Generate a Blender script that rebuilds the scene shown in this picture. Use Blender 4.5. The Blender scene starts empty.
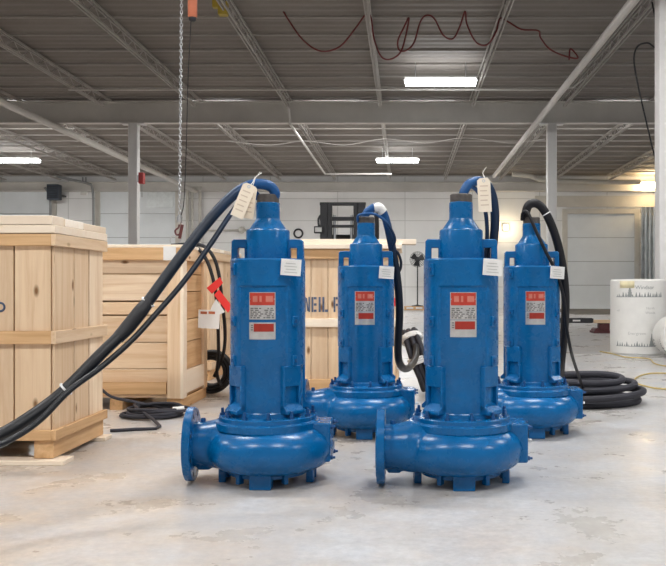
import bpy, bmesh, math, random
from mathutils import Vector, Matrix
random.seed(7)
S = bpy.context.scene
COL = S.collection
PI = math.pi
F = 850.0; VX = 405.0; HY = 288.0; CZ = 0.95     # lens length in pixels, vanishing point, camera height

def at(px, py, d):
    return Vector(((px - VX) * d / F, d, CZ + (HY - py) * d / F))
def gx(px, d): return (px - VX) * d / F
def gz(py, d): return CZ + (HY - py) * d / F

# ------------------------------------------------------------------ materials
class NT:
    def __init__(s, name):
        s.m = bpy.data.materials.new(name); s.m.use_nodes = True
        s.t = s.m.node_tree; s.b = s.t.nodes['Principled BSDF']
    def n(s, typ, **kw):
        nd = s.t.nodes.new(typ)
        for k, v in kw.items():
            if k in nd.inputs: nd.inputs[k].default_value = v
            else: setattr(nd, k, v)
        return nd
    def l(s, a, b): s.t.links.new(a, b)
    def coord(s, scale=(1, 1, 1), out='Object'):
        tc = s.n('ShaderNodeTexCoord'); mp = s.n('ShaderNodeMapping')
        mp.inputs['Scale'].default_value = scale
        s.l(tc.outputs[out], mp.inputs['Vector']); return mp.outputs['Vector']
    def noise(s, vec, scale, detail=4, rough=.6, dist=0):
        nz = s.n('ShaderNodeTexNoise', Scale=scale, Detail=detail, Roughness=rough, Distortion=dist)
        s.l(vec, nz.inputs['Vector']); return nz.outputs['Fac']
    def ramp(s, fac, stops):
        r = s.n('ShaderNodeValToRGB'); e = r.color_ramp.elements
        while len(e) < len(stops): e.new(.5)
        for i, (p, c) in enumerate(stops):
            e[i].position = p; e[i].color = (*c, 1) if len(c) == 3 else c
        s.l(fac, r.inputs['Fac']); return r.outputs['Color']
    def mix(s, fac, a, b, mode='MIX'):
        x = s.n('ShaderNodeMix', data_type='RGBA', blend_type=mode)
        for sock, v in ((x.inputs[0], fac), (x.inputs[6], a), (x.inputs[7], b)):
            if isinstance(v, (int, float)): sock.default_value = v
            elif isinstance(v, tuple): sock.default_value = (*v, 1) if len(v) == 3 else v
            else: s.l(v, sock)
        return x.outputs[2]
    def bump(s, h, strength=.2, dist=.01):
        b = s.n('ShaderNodeBump', Strength=strength, Distance=dist)
        s.l(h, b.inputs['Height']); s.l(b.outputs['Normal'], s.b.inputs['Normal'])
    def set(s, **kw):
        for k, v in kw.items():
            k = k.replace('_', ' ')
            if isinstance(v, tuple): v = (*v, 1) if len(v) == 3 else v
            s.b.inputs[k].default_value = v
        return s

def paint(name, col, rough=.45, metal=0, var=.12, scale=6, coat=0, spec=.5, bump=0):
    t = NT(name); v = t.coord()
    f = t.noise(v, scale, 5)
    lo = tuple(c * (1 - var) for c in col); hi = tuple(min(1, c * (1 + var)) for c in col)
    t.l(t.ramp(f, [(.3, lo), (.7, hi)]), t.b.inputs['Base Color'])
    t.set(Roughness=rough, Metallic=metal)
    t.b.inputs['Coat Weight'].default_value = coat; t.b.inputs['Coat Roughness'].default_value = .12
    t.b.inputs['Specular IOR Level'].default_value = spec
    if bump: t.bump(t.noise(v, scale * 8, 3), bump, .01)
    return t.m

def wood(name, axis, light, dark, knots=True):
    """planks: grain runs along axis 0/1/2, every plank (mesh island) its own tone"""
    t = NT(name)
    sc = [22, 22, 22]; sc[axis] = 1.3
    geo = t.n('ShaderNodeNewGeometry')
    rnd = geo.outputs['Random Per Island']
    tc = t.n('ShaderNodeTexCoord')
    mul = t.n('ShaderNodeVectorMath', operation='SCALE'); 
    cmb = t.n('ShaderNodeCombineXYZ')
    for k in range(3): t.l(rnd, cmb.inputs[k])
    t.l(cmb.outputs[0], mul.inputs[0]); mul.inputs['Scale'].default_value = 17.3
    add = t.n('ShaderNodeVectorMath', operation='ADD')
    t.l(tc.outputs['Object'], add.inputs[0]); t.l(mul.outputs[0], add.inputs[1])
    mp = t.n('ShaderNodeMapping'); mp.inputs['Scale'].default_value = sc
    t.l(add.outputs[0], mp.inputs['Vector'])
    g = t.noise(mp.outputs['Vector'], 1.0, 6, .65, .6)
    c = t.ramp(g, [(.28, dark), (.62, light)])
    tone = t.ramp(rnd, [(0, (.80, .70, .60)), (.3, (1.02, .95, .86)), (.55, (.86, .78, .70)), (.8, (1.0, .97, .94)), (1, (1.08, 1.05, 1.02))])
    c = t.mix(1.0, c, tone, 'MULTIPLY')
    if knots:
        mp2 = t.n('ShaderNodeMapping'); s2 = [7, 7, 7]; s2[axis] = 3.2
        mp2.inputs['Scale'].default_value = s2; t.l(add.outputs[0], mp2.inputs['Vector'])
        vo = t.n('ShaderNodeTexVoronoi', Scale=1.0); t.l(mp2.outputs['Vector'], vo.inputs['Vector'])
        kf = t.ramp(vo.outputs['Distance'], [(.05, (1, 1, 1)), (.13, (0, 0, 0))])
        c = t.mix(kf, c, (.22, .11, .045))
    t.l(c, t.b.inputs['Base Color'])
    t.set(Roughness=.72); t.b.inputs['Specular IOR Level'].default_value = .25
    t.bump(g, .25, .004)
    return t.m

M = {}
BLUE = (.000, .105, .375)
def blue_mat():
    t = NT('blue enamel'); v = t.coord()
    f = t.noise(v, 5, 4)
    t.l(t.ramp(f, [(.25, (.0, .096, .275)), (.75, (.0, .126, .355))]), t.b.inputs['Base Color'])
    r = t.n('ShaderNodeMapRange'); r.inputs['To Min'].default_value = .22; r.inputs['To Max'].default_value = .33
    t.l(t.noise(v, 14, 3), r.inputs['Value']); t.l(r.outputs[0], t.b.inputs['Roughness'])
    t.set(Coat_Weight=.12, Coat_Roughness=.2); t.b.inputs['Specular IOR Level'].default_value = .32
    t.bump(t.noise(v, 40, 2), .02, .003)
    return t.m
M['blue'] = blue_mat()
M['blue_dark'] = paint('blue enamel on studs', (.0, .06, .2), .35)
M['gland'] = paint('grey rubber gland', (.075, .065, .06), .6, scale=40, var=.35)
M['steel'] = paint('zinc steel', (.55, .56, .58), .35, 1, scale=20)
M['silver'] = paint('brushed nameplate', (.66, .64, .62), .3, .7, scale=30)
M['red'] = paint('red nameplate', (.5, .045, .025), .4, scale=30)
M['darkred'] = paint('dark red nameplate', (.36, .025, .012), .4, scale=30)
M['ink'] = paint('dark grey printing', (.17, .16, .15), .6)
M['faint'] = paint('pale printing', (.62, .2, .15), .5)
M['paper'] = paint('white card', (.80, .79, .77), .7, var=.05)
M['manila'] = paint('manila card', (.86, .76, .62), .7, var=.06)
M['string'] = paint('white string', (.8, .78, .74), .8)
def cable_mat():
    t = NT('black cable with blue overspray'); 
    tc = t.n('ShaderNodeTexCoord')
    d = t.n('ShaderNodeVectorMath', operation='DISTANCE'); d.inputs[1].default_value = (0, 0, 1.41)
    t.l(tc.outputs['Object'], d.inputs[0])
    c = t.ramp(d.outputs['Value'], [(.11, (.005, .075, .24)), (.19, (.009, .032, .085)), (.34, (.007, .016, .034)), (.9, (.008, .009, .012))])
    t.l(c, t.b.inputs['Base Color']); t.set(Roughness=.42); t.b.inputs['Specular IOR Level'].default_value = .35
    return t.m
M['cable'] = cable_mat()
M['rubber'] = paint('black rubber', (.010, .010, .013), .5, spec=.35)
M['greyrub'] = paint('dusty black rubber', (.032, .032, .042), .6, spec=.35)
M['tie'] = paint('nylon tie', (.75, .75, .75), .5)
PALE = ((.84, .69, .52), (.68, .49, .32)); TAN = ((.74, .52, .31), (.55, .34, .17)); CREAM = ((.93, .87, .78), (.89, .79, .67))
for k, (nm, (a, b)) in {'pale': ('pale pine', PALE), 'tan': ('amber pine', TAN), 'cream': ('fresh cream pine', CREAM)}.items():
    for ax in range(3): M[k + str(ax)] = wood(nm + ' grain ' + 'xyz'[ax], ax, a, b, k != 'cream')
M['stencil'] = paint('blue black stencil ink', (.075, .10, .17), .8, var=.5, scale=60)
M['galv'] = paint('white painted steel', (.62, .61, .58), .5, var=.08, scale=1.5)
M['beam'] = paint('cream painted steel', (.64, .62, .58), .55, var=.10, scale=.8)
M['joist'] = paint('grey painted joist', (.44, .415, .39), .55, var=.12, scale=1)
M['whitecol'] = paint('white painted column', (.74, .73, .72), .5, var=.05, scale=1.2)
M['pipe'] = paint('white pipe', (.62, .60, .57), .45, var=.08, scale=1)
M['dark'] = paint('dark machine paint', (.018, .018, .022), .45)
M['darkblue'] = paint('slate unit', (.05, .065, .09), .5)
M['orange'] = paint('orange hoist paint', (.45, .12, .05), .5)
M['yellow'] = paint('yellow paint', (.48, .36, .04), .5)
M['hose'] = paint('yellow hose', (.58, .44, .16), .5)
M['cord'] = paint('dark red cord', (.17, .025, .025), .5)
M['redbox'] = paint('red box', (.42, .04, .04), .45)
M['redflag'] = paint('red tape', (.78, .035, .03), .5, var=.06)
M['rust'] = paint('oxide red steel', (.09, .018, .02), .55)
M['wrap'] = paint('white paper wrap', (.78, .77, .74), .45, var=.05, scale=5, bump=.15)
M['print'] = paint('grey green print', (.27, .29, .285), .7)
M['printpale'] = paint('pale grey print', (.50, .50, .48), .7)
M['doorw'] = paint('white door panel', (.72, .755, .77), .5, var=.04, scale=1)
M['seam'] = paint('grey seam', (.30, .31, .31), .6)
M['frame'] = paint('beige door frame', (.56, .54, .49), .6, var=.08, scale=2)
M['plate'] = paint('dark dock plate', (.12, .11, .10), .6, var=.2, scale=2)

def emis(name, col, s):
    t = NT(name); t.set(Base_Color=(.9, .9, .9)); t.b.inputs['Emission Color'].default_value = (*col, 1)
    t.b.inputs['Emission Strength'].default_value = s
    n = t.noise(t.coord(), 3); r = t.n('ShaderNodeMapRange'); r.inputs['To Min'].default_value = s * .97; r.inputs['To Max'].default_value = s * 1.03
    t.l(n, r.inputs['Value']); t.l(r.outputs[0], t.b.inputs['Emission Strength'])
    return t.m
M['tubes'] = emis('lit fluorescent diffuser', (.95, .98, 1.0), 16)
M['bulb'] = emis('lit warm bulb', (1, .72, .38), 45)
M['bulbdim'] = emis('lit small warm lamp', (1, .8, .55), 18)

def floor_mat():
    t = NT('polished stained concrete'); v = t.coord()
    mid = t.noise(v, 2.2, 8, .68, 0); fine = t.noise(v, 26, 5, .7)
    a = t.ramp(mid, [(.12, (.37, .355, .335)), (.5, (.49, .475, .46)), (.88, (.68, .675, .665))])
    tc = t.n('ShaderNodeTexCoord'); sx = t.n('ShaderNodeSeparateXYZ'); t.l(tc.outputs['Object'], sx.inputs[0])
    lf = t.n('ShaderNodeMapRange'); t.l(sx.outputs['X'], lf.inputs['Value'])
    for kk, vv in (('From Min', -2.2), ('From Max', .9), ('To Min', .22), ('To Max', -.08)): lf.inputs[kk].default_value = vv
    ad = t.n('ShaderNodeMath', operation='ADD'); t.l(t.noise(v, .9, 6, .65, 0), ad.inputs[0]); t.l(lf.outputs[0], ad.inputs[1])
    tan = t.ramp(ad.outputs[0], [(.42, (0, 0, 0)), (.78, (.7, .7, .7))])
    a = t.mix(tan, a, (.52, .41, .31))
    blu = t.ramp(t.noise(t.coord((1.3, 1.3, 1.3)), 1.7, 8, .7, 0), [(.40, (0, 0, 0)), (.8, (.75, .75, .75))])
    a = t.mix(blu, a, (.36, .40, .47))
    a = t.mix(.8, a, t.ramp(fine, [(.3, (.80, .80, .80)), (.7, (1.12, 1.12, 1.12))]), 'MULTIPLY')
    a = t.mix(.6, a, t.ramp(t.noise(v, 8, 8, .75, 0), [(.12, (.62, .61, .60)), (.85, (1.3, 1.3, 1.3))]), 'MULTIPLY')
    t.l(a, t.b.inputs['Base Color'])
    r = t.n('ShaderNodeMapRange'); r.inputs['From Min'].default_value = .3; r.inputs['From Max'].default_value = .7
    r.inputs['To Min'].default_value = .22; r.inputs['To Max'].default_value = .42
    t.l(mid, r.inputs['Value']); t.l(r.outputs[0], t.b.inputs['Roughness'])
    t.bump(fine, .08, .004); t.b.inputs['Specular IOR Level'].default_value = .36
    return t.m
M['floor'] = floor_mat()
def wall_mat():
    t = NT('white panelled wall')
    tc = t.n('ShaderNodeTexCoord'); mp = t.n('ShaderNodeMapping'); mp.inputs['Rotation'].default_value = (PI / 2, 0, 0)
    t.l(tc.outputs['Object'], mp.inputs['Vector'])
    br = t.n('ShaderNodeTexBrick', Scale=1.0); br.offset = 0
    for k, val in (('Brick Width', 3.05), ('Row Height', 1.0), ('Mortar Size', .018), ('Mortar Smooth', .2)): br.inputs[k].default_value = val
    br.inputs['Color1'].default_value = (.82, .82, .81, 1); br.inputs['Color2'].default_value = (.85, .85, .84, 1); br.inputs['Mortar'].default_value = (.60, .60, .585, 1)
    t.l(mp.outputs['Vector'], br.inputs['Vector'])
    st = t.ramp(t.noise(t.coord((.4, .4, .12)), 1.2, 6), [(.3, (.9, .9, .9)), (.7, (1.03, 1.03, 1.03))])
    t.l(t.mix(1.0, br.outputs['Color'], st, 'MULTIPLY'), t.b.inputs['Base Color']); t.set(Roughness=.6)
    return t.m
M['wall'] = wall_mat()
def deck_mat():
    t = NT('grey brown painted roof deck'); v = t.coord()
    a = t.ramp(t.noise(v, .25, 5, .6), [(.3, (.20, .175, .157)), (.7, (.26, .236, .214))])
    rust = t.ramp(t.noise(t.coord((.35, .9, 1)), .55, 5, .65), [(.62, (0, 0, 0)), (.74, (.6, .6, .6))])
    a = t.mix(rust, a, (.115, .075, .048))
    t.l(a, t.b.inputs['Base Color']); t.set(Roughness=.7)
    return t.m
M['deck'] = deck_mat()
M['deckrib'] = paint('pale deck tee', (.36, .335, .31), .6, var=.1, scale=.6)
def galv_mat():
    t = NT('galvanised corrugated sheet'); v = t.coord()
    t.l(t.ramp(t.noise(v, 2.5, 5), [(.3, (.42, .44, .45)), (.7, (.62, .64, .65))]), t.b.inputs['Base Color']); t.set(Roughness=.28, Metallic=.8)
    return t.m
M['corr'] = galv_mat()

# ------------------------------------------------------------------ mesh builder
class MB:
    def __init__(s): s.v = []; s.f = []; s.mi = []
    def add(s, vs, fs, mi=0):
        o = len(s.v); s.v += [tuple(p) for p in vs]; s.f += [[i + o for i in f] for f in fs]; s.mi += [mi] * len(fs); return s
    def box(s, x0, x1, y0, y1, z0, z1, mi=0, mat=None):
        vs = [(x, y, z) for x in (x0, x1) for y in (y0, y1) for z in (z0, z1)]
        if mat: vs = [mat @ Vector(p) for p in vs]
        return s.add(vs, [[0, 1, 3, 2], [4, 6, 7, 5], [0, 4, 5, 1], [2, 3, 7, 6], [0, 2, 6, 4], [1, 5, 7, 3]], mi)
    def obox(s, c, sx, sy, sz, rot=(0, 0, 0), mi=0):
        from mathutils import Euler
        m = Matrix.Translation(c) @ Euler(rot).to_matrix().to_4x4()
        return s.box(-sx / 2, sx / 2, -sy / 2, sy / 2, -sz / 2, sz / 2, mi, m)
    def lathe(s, prof, n=48, c=(0, 0, 0), axis='z', mi=0, cap=True):
        vs = []; fs = []
        for r, h in prof:
            for k in range(n):
                a = 2 * PI * k / n; p = (r * math.cos(a), r * math.sin(a), h)
                if axis == 'x': p = (h, p[0], p[1])
                elif axis == 'y': p = (p[1], h, p[0])
                vs.append((p[0] + c[0], p[1] + c[1], p[2] + c[2]))
        for i in range(len(prof) - 1):
            for k in range(n):
                k2 = (k + 1) % n; fs.append([i * n + k, i * n + k2, (i + 1) * n + k2, (i + 1) * n + k])
        if cap: fs.append(list(range(n))[::-1]); fs.append([(len(prof) - 1) * n + k for k in range(n)])
        return s.add(vs, fs, mi)
    def cyl(s, r, a, b, n=16, mi=0): return s.tube([a, b], r, n, mi, smooth=0)
    def tube(s, pts, r, n=10, mi=0, smooth=6, closed=False):
        P = [Vector(p) for p in pts]
        rr = r if isinstance(r, (list, tuple)) else [r] * len(P)
        if smooth:
            Q = []; R = []; m = len(P)
            for i in range(m if closed else m - 1):
                p1, p2 = P[i], P[(i + 1) % m]
                p0 = P[i - 1] if (i > 0 or closed) else p1 * 2 - p2
                p3 = P[(i + 2) % m] if (i + 2 < m or closed) else p2 * 2 - p1
                for k in range(smooth):
                    u = k / smooth
                    Q.append(.5 * ((2 * p1) + (p2 - p0) * u + (2 * p0 - 5 * p1 + 4 * p2 - p3) * u * u + (3 * p1 - p0 - 3 * p2 + p3) * u ** 3))
                    R.append(rr[i] + (rr[(i + 1) % m] - rr[i]) * u)
            if not closed: Q.append(P[-1]); R.append(rr[-1])
            P, rr = Q, R
        m = len(P); T = []
        for i in range(m):
            a = P[i - 1] if (i > 0 or closed) else P[i]; b = P[(i + 1) % m] if (i < m - 1 or closed) else P[i]
            d = b - a; T.append(d.normalized() if d.length > 1e-9 else Vector((0, 0, 1)))
        u = T[0].orthogonal().normalized(); vs = []; fs = []
        for i in range(m):
            u = (u - T[i] * u.dot(T[i])); u = u.normalized() if u.length > 1e-6 else T[i].orthogonal().normalized()
            w = T[i].cross(u)
            for k in range(n):
                a = 2 * PI * k / n; vs.append(P[i] + (u * math.cos(a) + w * math.sin(a)) * rr[i])
        for i in range(m if closed else m - 1):
            j = (i + 1) % m
            for k in range(n):
                k2 = (k + 1) % n; fs.append([i * n + k, i * n + k2, j * n + k2, j * n + k])
        if not closed: fs.append(list(range(n))[::-1]); fs.append([(m - 1) * n + k for k in range(n)])
        return s.add(vs, fs, mi)
    def torus(s, c, R, r, axis='y', n=28, k=8, mi=0):
        pts = []
        for i in range(n):
            a = 2 * PI * i / n; p = (R * math.cos(a), R * math.sin(a))
            pts.append({'z': (c[0] + p[0], c[1] + p[1], c[2]), 'y': (c[0] + p[0], c[1], c[2] + p[1]), 'x': (c[0], c[1] + p[0], c[2] + p[1])}[axis])
        return s.tube(pts, r, k, mi, smooth=0, closed=True)
    def prism(s, poly, y0, y1, mi=0):              # polygon in XZ pushed along Y
        n = len(poly); vs = [(x, y0, z) for x, z in poly] + [(x, y1, z) for x, z in poly]
        fs = [list(range(n)), [n + k for k in range(n)][::-1]] + [[k, k + n, (k + 1) % n + n, (k + 1) % n] for k in range(n)]
        return s.add(vs, fs, mi)
    def ball(s, c, r, n=12, mi=0, sz=1):
        prof = [(max(1e-4, r * math.sin(PI * i / n)), -r * sz * math.cos(PI * i / n)) for i in range(n + 1)]
        return s.lathe(prof, n * 2, c, 'z', mi)
    def mesh(s, name, mats, sharp=35):
        me = bpy.data.meshes.new(name); me.from_pydata(s.v, [], s.f)
        for m in (mats if isinstance(mats, (list, tuple)) else [mats]): me.materials.append(m)
        me.polygons.foreach_set('material_index', s.mi)
        bm = bmesh.new(); bm.from_mesh(me); bmesh.ops.recalc_face_normals(bm, faces=bm.faces); bm.to_mesh(me); bm.free()
        me.polygons.foreach_set('use_smooth', [True] * len(me.polygons)); me.set_sharp_from_angle(angle=math.radians(sharp))
        return me
    def obj(s, name, mats, parent=None, bevel=0, loc=None, sharp=35):
        o = bpy.data.objects.new(name, s.mesh(name, mats, sharp)); COL.objects.link(o)
        if loc is not None: o.location = loc
        if parent: o.parent = parent
        if bevel:
            b = o.modifiers.new('bevel', 'BEVEL'); b.width = bevel; b.segments = 2; b.limit_method = 'ANGLE'; b.angle_limit = math.radians(50)
        return o

def thing(name, label, cat, loc=(0, 0, 0), group=None, rz=0):
    o = bpy.data.objects.new(name, None); COL.objects.link(o); o.empty_display_size = .1
    o.location = loc; o.rotation_euler.z = rz
    return tag(o, label, cat, group)
def tag(o, label, cat, group=None):
    o['label'] = label; o['category'] = cat
    if group: o['group'] = group
    return o
def struct(o, label=None):
    o['kind'] = 'structure'
    if label: o['label'] = label
    return o
def dup(o, parent=None):
    c = o.copy(); COL.objects.link(c)
    if parent: c.parent = parent
    for ch in list(o.children): dup(ch, c)
    return c

def text_mb(txt, size, place, mi=0, mb=None, extr=.0006, align='CENTER', sx=1.0):
    """lettering as mesh; place(x, y, z) maps the flat letter to its surface"""
    cu = bpy.data.curves.new('lettering', 'FONT'); cu.body = txt; cu.size = size; cu.align_x = align; cu.extrude = extr
    ob = bpy.data.objects.new('lettering', cu); COL.objects.link(ob)
    dg = bpy.context.evaluated_depsgraph_get(); me = bpy.data.meshes.new_from_object(ob.evaluated_get(dg))
    mb = mb or MB()
    mb.add([place(v.co.x * sx, v.co.y, v.co.z) for v in me.vertices], [list(p.vertices) for p in me.polygons], mi)
    bpy.data.objects.remove(ob); bpy.data.curves.remove(cu); bpy.data.meshes.remove(me)
    return mb

# ------------------------------------------------------------------ the shell
XL, XR, YB, YF = -21.0, 15.0, -7.0, 38.5
ZC = 6.05
struct(MB().box(XL, XR, YB, YF, -.2, 0).obj('floor', M['floor']))
struct(MB().box(XL, XR, YF, YF + .3, 0, 7).obj('wall_back', M['wall']))
struct(MB().box(XL - .3, XL, YB, YF, 0, 7).obj('wall_left', M['wall']))
struct(MB().box(XR, XR + .3, YB, YF, 0, 7).obj('wall_right', M['wall']))
def deck():
    mb = MB(); prof = []; y = YB; k = 0
    while y < YF - .3:
        prof += [(y, ZC), (y + .12, ZC), (y + .15, ZC + .014), (y + .27, ZC + .014)]; y += .30
    prof += [(y, ZC), (YF + .3, ZC)]
    n = len(prof); vs = [(XL - .3, a, b) for a, b in prof] + [(XR + .3, a, b) for a, b in prof]
    mb.add(vs, [[i, i + 1, n + i + 1, n + i] for i in range(n - 1)])
    mb.box(XL - .3, XR + .3, YB, YF + .3, ZC + .06, ZC + .25)
    y = 14.8
    while y < YF:
        mb.box(XL, XR, y, y + .055, ZC - .035, ZC + .01, 1); y += 1.12
    return mb.obj('ceiling', [M['deck'], M['deckrib']])
struct(deck())

def i_beam(y, z0, z1, w=.24, name='ceiling_beam'):
    mb = MB(); t = .03
    mb.box(XL, XR, y - w / 2, y + w / 2, z0, z0 + t).box(XL, XR, y - w / 2, y + w / 2, z1 - t, z1).box(XL, XR, y - .02, y + .02, z0 + t, z1 - t)
    return mb.obj(name, M['beam'])
struct(i_beam(23, 5.40, 5.98), 'long cream steel girder carried by the two rear columns')
struct(i_beam(12.85, 5.40, 5.98), 'nearer cream steel girder at the top of the frame')
struct(i_beam(38.3, 5.30, 5.72, .3), 'cream steel girder along the top of the back wall')

def column(x, y, label):
    o = thing('support_column', label, 'column', (x, y, 0)); del o['category']; o['kind'] = 'structure'
    mb = MB(); w = .125
    mb.box(-w, w, -w, w, .02, 5.38)
    mb.obj('shaft', M['whitecol'], o, .02)
    MB().box(-.2, .2, -.2, .2, 0, .02).obj('base_plate', M['whitecol'], o)
    MB().box(-.32, .32, -.13, .13, 5.37, 5.40).obj('cap_plate', M['whitecol'], o)
    return o
column(gx(134, 23), 23, 'white steel column standing behind the two crates at left')
column(gx(551.5, 23), 23, 'white steel column behind the rightmost blue pump')
column(gx(665, 12.85), 12.85, 'white steel column at the right edge of the frame')

def joist_mesh(L):
    mb = MB(); zb = 5.72; zt = 6.0
    for dx in (-.045, .02):
        mb.box(dx, dx + .025, .12, L - .55, zb, zb + .05)
        mb.box(dx, dx + .025, 0, L, zt - .02, zt + .02)
    n = int((L - .9) / .36); p = .3; st = (L - .9) / n
    for i in range(n):
        a = (0, p + i * st, zt - .02 if i % 2 else zb + .04); b = (0, p + (i + 1) * st, zb + .04 if i % 2 else zt - .02)
        mb.tube([a, b], .0085, 6, 0, 0)
    return mb.mesh('roof_joist', M['joist'])
for L, y in ((9.9, 13.0), (15.0, 23.15)):
    me = joist_mesh(L)
    for k in range(-7, 6):
        o = bpy.data.objects.new('roof_joist', me); COL.objects.link(o); o.location = (-.66 + 2.43 * k, y, 0); struct(o)

# ------------------------------------------------------------------ back wall fittings (structure)
def sect_door(n, x0, x1, z1, rows, seal=True, frame=True):
    y = YF
    d = bpy.data.objects.new('door_%d' % n, None); COL.objects.link(d); d.location = ((x0 + x1) / 2, y, 0); struct(d)
    w = (x1 - x0) / 2; mb = MB(); h = z1 / rows
    for i in range(rows): mb.box(-w, w, -.07, -.002, i * h + .012, (i + 1) * h - .012)
    mb.obj('door_panel', M['doorw'], d)
    MB().box(-w, w, -.04, -.001, 0.0, z1).obj('panel_seam', M['seam'], d)
    fr = MB(); fr.box(-w - .22, -w, -.12, -.001, 0, z1 + .22).box(w, w + .22, -.12, -.001, 0, z1 + .22).box(-w, w, -.12, -.001, z1, z1 + .22)
    fr.obj('door_frame', M['frame'], d)
    return d
W = lambda px: gx(px, YF)
Z = lambda py: gz(py, YF)
sect_door(1, W(-45), W(52), Z(190), 5)
sect_door(2, W(101), W(176), Z(190), 5)
sect_door(3, W(567), W(634), Z(214), 4)
struct(MB().box(W(148), W(174), YF - .09, YF - .071, Z(208), Z(181)).obj('window_1', paint('pale frosted pane', (.62, .66, .66), .3)))
tm = MB().box(W(535), W(663), YF - .08, YF, Z(207), Z(196)); struct(tm.obj('trim_1', M['frame']))

# dock plate, corrugated sheets
tag(MB().box(W(540), W(655), 30.5, 37.9, 0, .012).obj('dock_leveler', M['plate']), 'dark steel dock leveler plate in the floor before the right door', 'dock leveler')
def corr():
    o = thing('corrugated_sheet', 'tall shiny corrugated metal sheet standing right of the white door', 'metal sheet', (W(648), 38.0, 0))
    mb = MB(); n = 60; w = W(658) - W(637); pts = []
    for i in range(n + 1):
        pts.append((-w / 2 + w * i / n, -.07 * math.cos(i / n * 2 * PI * 5)))
    vs = []
    for zz in (.0, Z(208)):
        for x, y in pts: vs.append((x, y, zz))
        for x, y in pts[::-1]: vs.append((x, y + .01, zz))
    m = 2 * (n + 1)
    mb.add(vs, [[i, (i + 1) % m, m + (i + 1) % m, m + i] for i in range(m)] + [list(range(m)), [m + i for i in range(m)][::-1]])
    mb.obj('sheet', M['corr'], o)
    MB().box(-w / 2, w / 2, .09, .13, Z(214), Z(210)).obj('support_rail', M['frame'], o)
    b = MB(); b.box(-.2, .35, -.2, -.11, Z(285), Z(281)).box(.05, .2, -.24, -.11, Z(284), Z(279)); b.obj('red_clamp', M['rust'], o)
corr()

# small wall fittings
def fitting(name, label, cat, mb, mats, bevel=0): return tag(mb.obj(name, mats, bevel=bevel), label, cat)
h = thing('unit_heater', 'dark slate heater box hung high on the wall between the left doors', 'heater', (W(62), YF - .85, Z(202)))
MB().box(-.26, .26, -.2, .2, 0, .68).obj('casing', M['darkblue'], h, .02)
lv = MB()
for i in range(7): lv.obox((0, -.21, .1 + i * .08), .44, .05, .012, (.6, 0, 0))
lv.obj('louvres', M['dark'], h)
MB().box(-.2, .2, .2, .845, .2, .28).obj('bracket', M['dark'], h)
bx = thing('electrical_box', 'small white electrical box on the wall beside the dark heater', 'electrical box', (W(84.5), YF, Z(195)))
MB().box(-.14, .14, -.12, 0, 0, .36).obj('box', M['galv'], bx, .01)
MB().tube([(-.06, -.05, .36), (-.06, -.05, .8)], .03, 8, 0, 0).tube([(.08, -.05, .36), (.08, -.05, .8)], .03, 8, 0, 0).obj('conduit', M['seam'], bx)
for i, (pxs, lab) in enumerate((([(50, 189), (54, 195), (55.5, 204), (55.5, 225), (55.5, 309)], 'thin dark conduit bending down the wall left of the heater'),
                 ([(62, 178), (75, 181), (92, 185), (97, 191), (98, 225), (98, 309)], 'dark conduit running down the wall left of the second door'))):
    mb = MB().tube([Vector((W(a), YF - .56, max(.0, Z(b)))) for a, b in pxs], .055, 8)
    tag(mb.obj('conduit', M['seam']), lab, 'conduit')
wp = thing('wall_pipe', 'pale vertical pipes with valves on the wall behind the hanging chain', 'pipe', (W(195), YF - .2, 0))
for a, r in ((188.5, .07), (193.5, .05), (201, .07)):
    MB().tube([(W(a) - W(195), 0, 1.2), (W(a) - W(195), 0, Z(187))], r, 8, 0, 0).obj('riser', M['frame'], wp)
MB().tube([(W(188) - W(195), 0, Z(188)), (W(203) - W(195), 0, Z(188))], .06, 8, 0, 0).obj('header', M['frame'], wp)
MB().tube([(W(201) - W(195), -.02, Z(231)), (W(249) - W(195), -.02, Z(230))], .035, 8, 0, 0).obj('branch', M['frame'], wp)
MB().ball((W(243) - W(195), -.1, Z(230.5)), .16, 8).obj('valve', M['frame'], wp)
rg = MB().torus((W(298.5), YF - .05, Z(233.5)), .19, .04)
tag(rg.obj('wall_ring', M['dark']), 'small black ring on the back wall beside the first pump', 'ring')

# ceiling pipes, cords
def pipe(label, pts, r, mat='pipe', name='ceiling_pipe', smooth=0, cat='pipe'):
    return tag(MB().tube(pts, r, 10, 0, smooth).obj(name, M[mat]), label, cat)
pipe('thick pale pipe running along the ceiling at far left', [(-9.4, 12, 5.29), (-9.4, 38.2, 5.29)], .095)
pipe('pale ceiling pipe slanting above the rightmost pump', [(3.45, 12, 5.29), (3.45, 33, 5.29)], .075)
pipe('thin white pipe dropping under the girder and turning right', [(-3.05, 22.3, 5.7), (-3.05, 22.55, 5.3), (-3.05, 32.4, 5.3), (-.5, 32.4, 5.3)], .035)
pipe('thin pale conduit crossing the ceiling in front of the girder', [(-8, 20.2, 5.66), (3.6, 20.2, 5.66), (4.0, 20.2, 5.72), (4.3, 20.0, 5.95)], .024)
pipe('fat pale duct pipe along the wall top at right', [at(512, 174, 37.5), at(530, 176, 37.5), at(545, 180, 37.5), at(600, 182, 37.5), at(640, 182, 37.5)], .11, 'frame', smooth=4)
pipe('thin sagging grey wire under the rear ceiling', [at(x, y, 27) for x, y in ((225, 141), (270, 145), (305, 141), (345, 145), (384, 139), (425, 143), (465, 138), (510, 143), (545, 139))], .012, 'joist', 'ceiling_wire', 5, 'wire')
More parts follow.
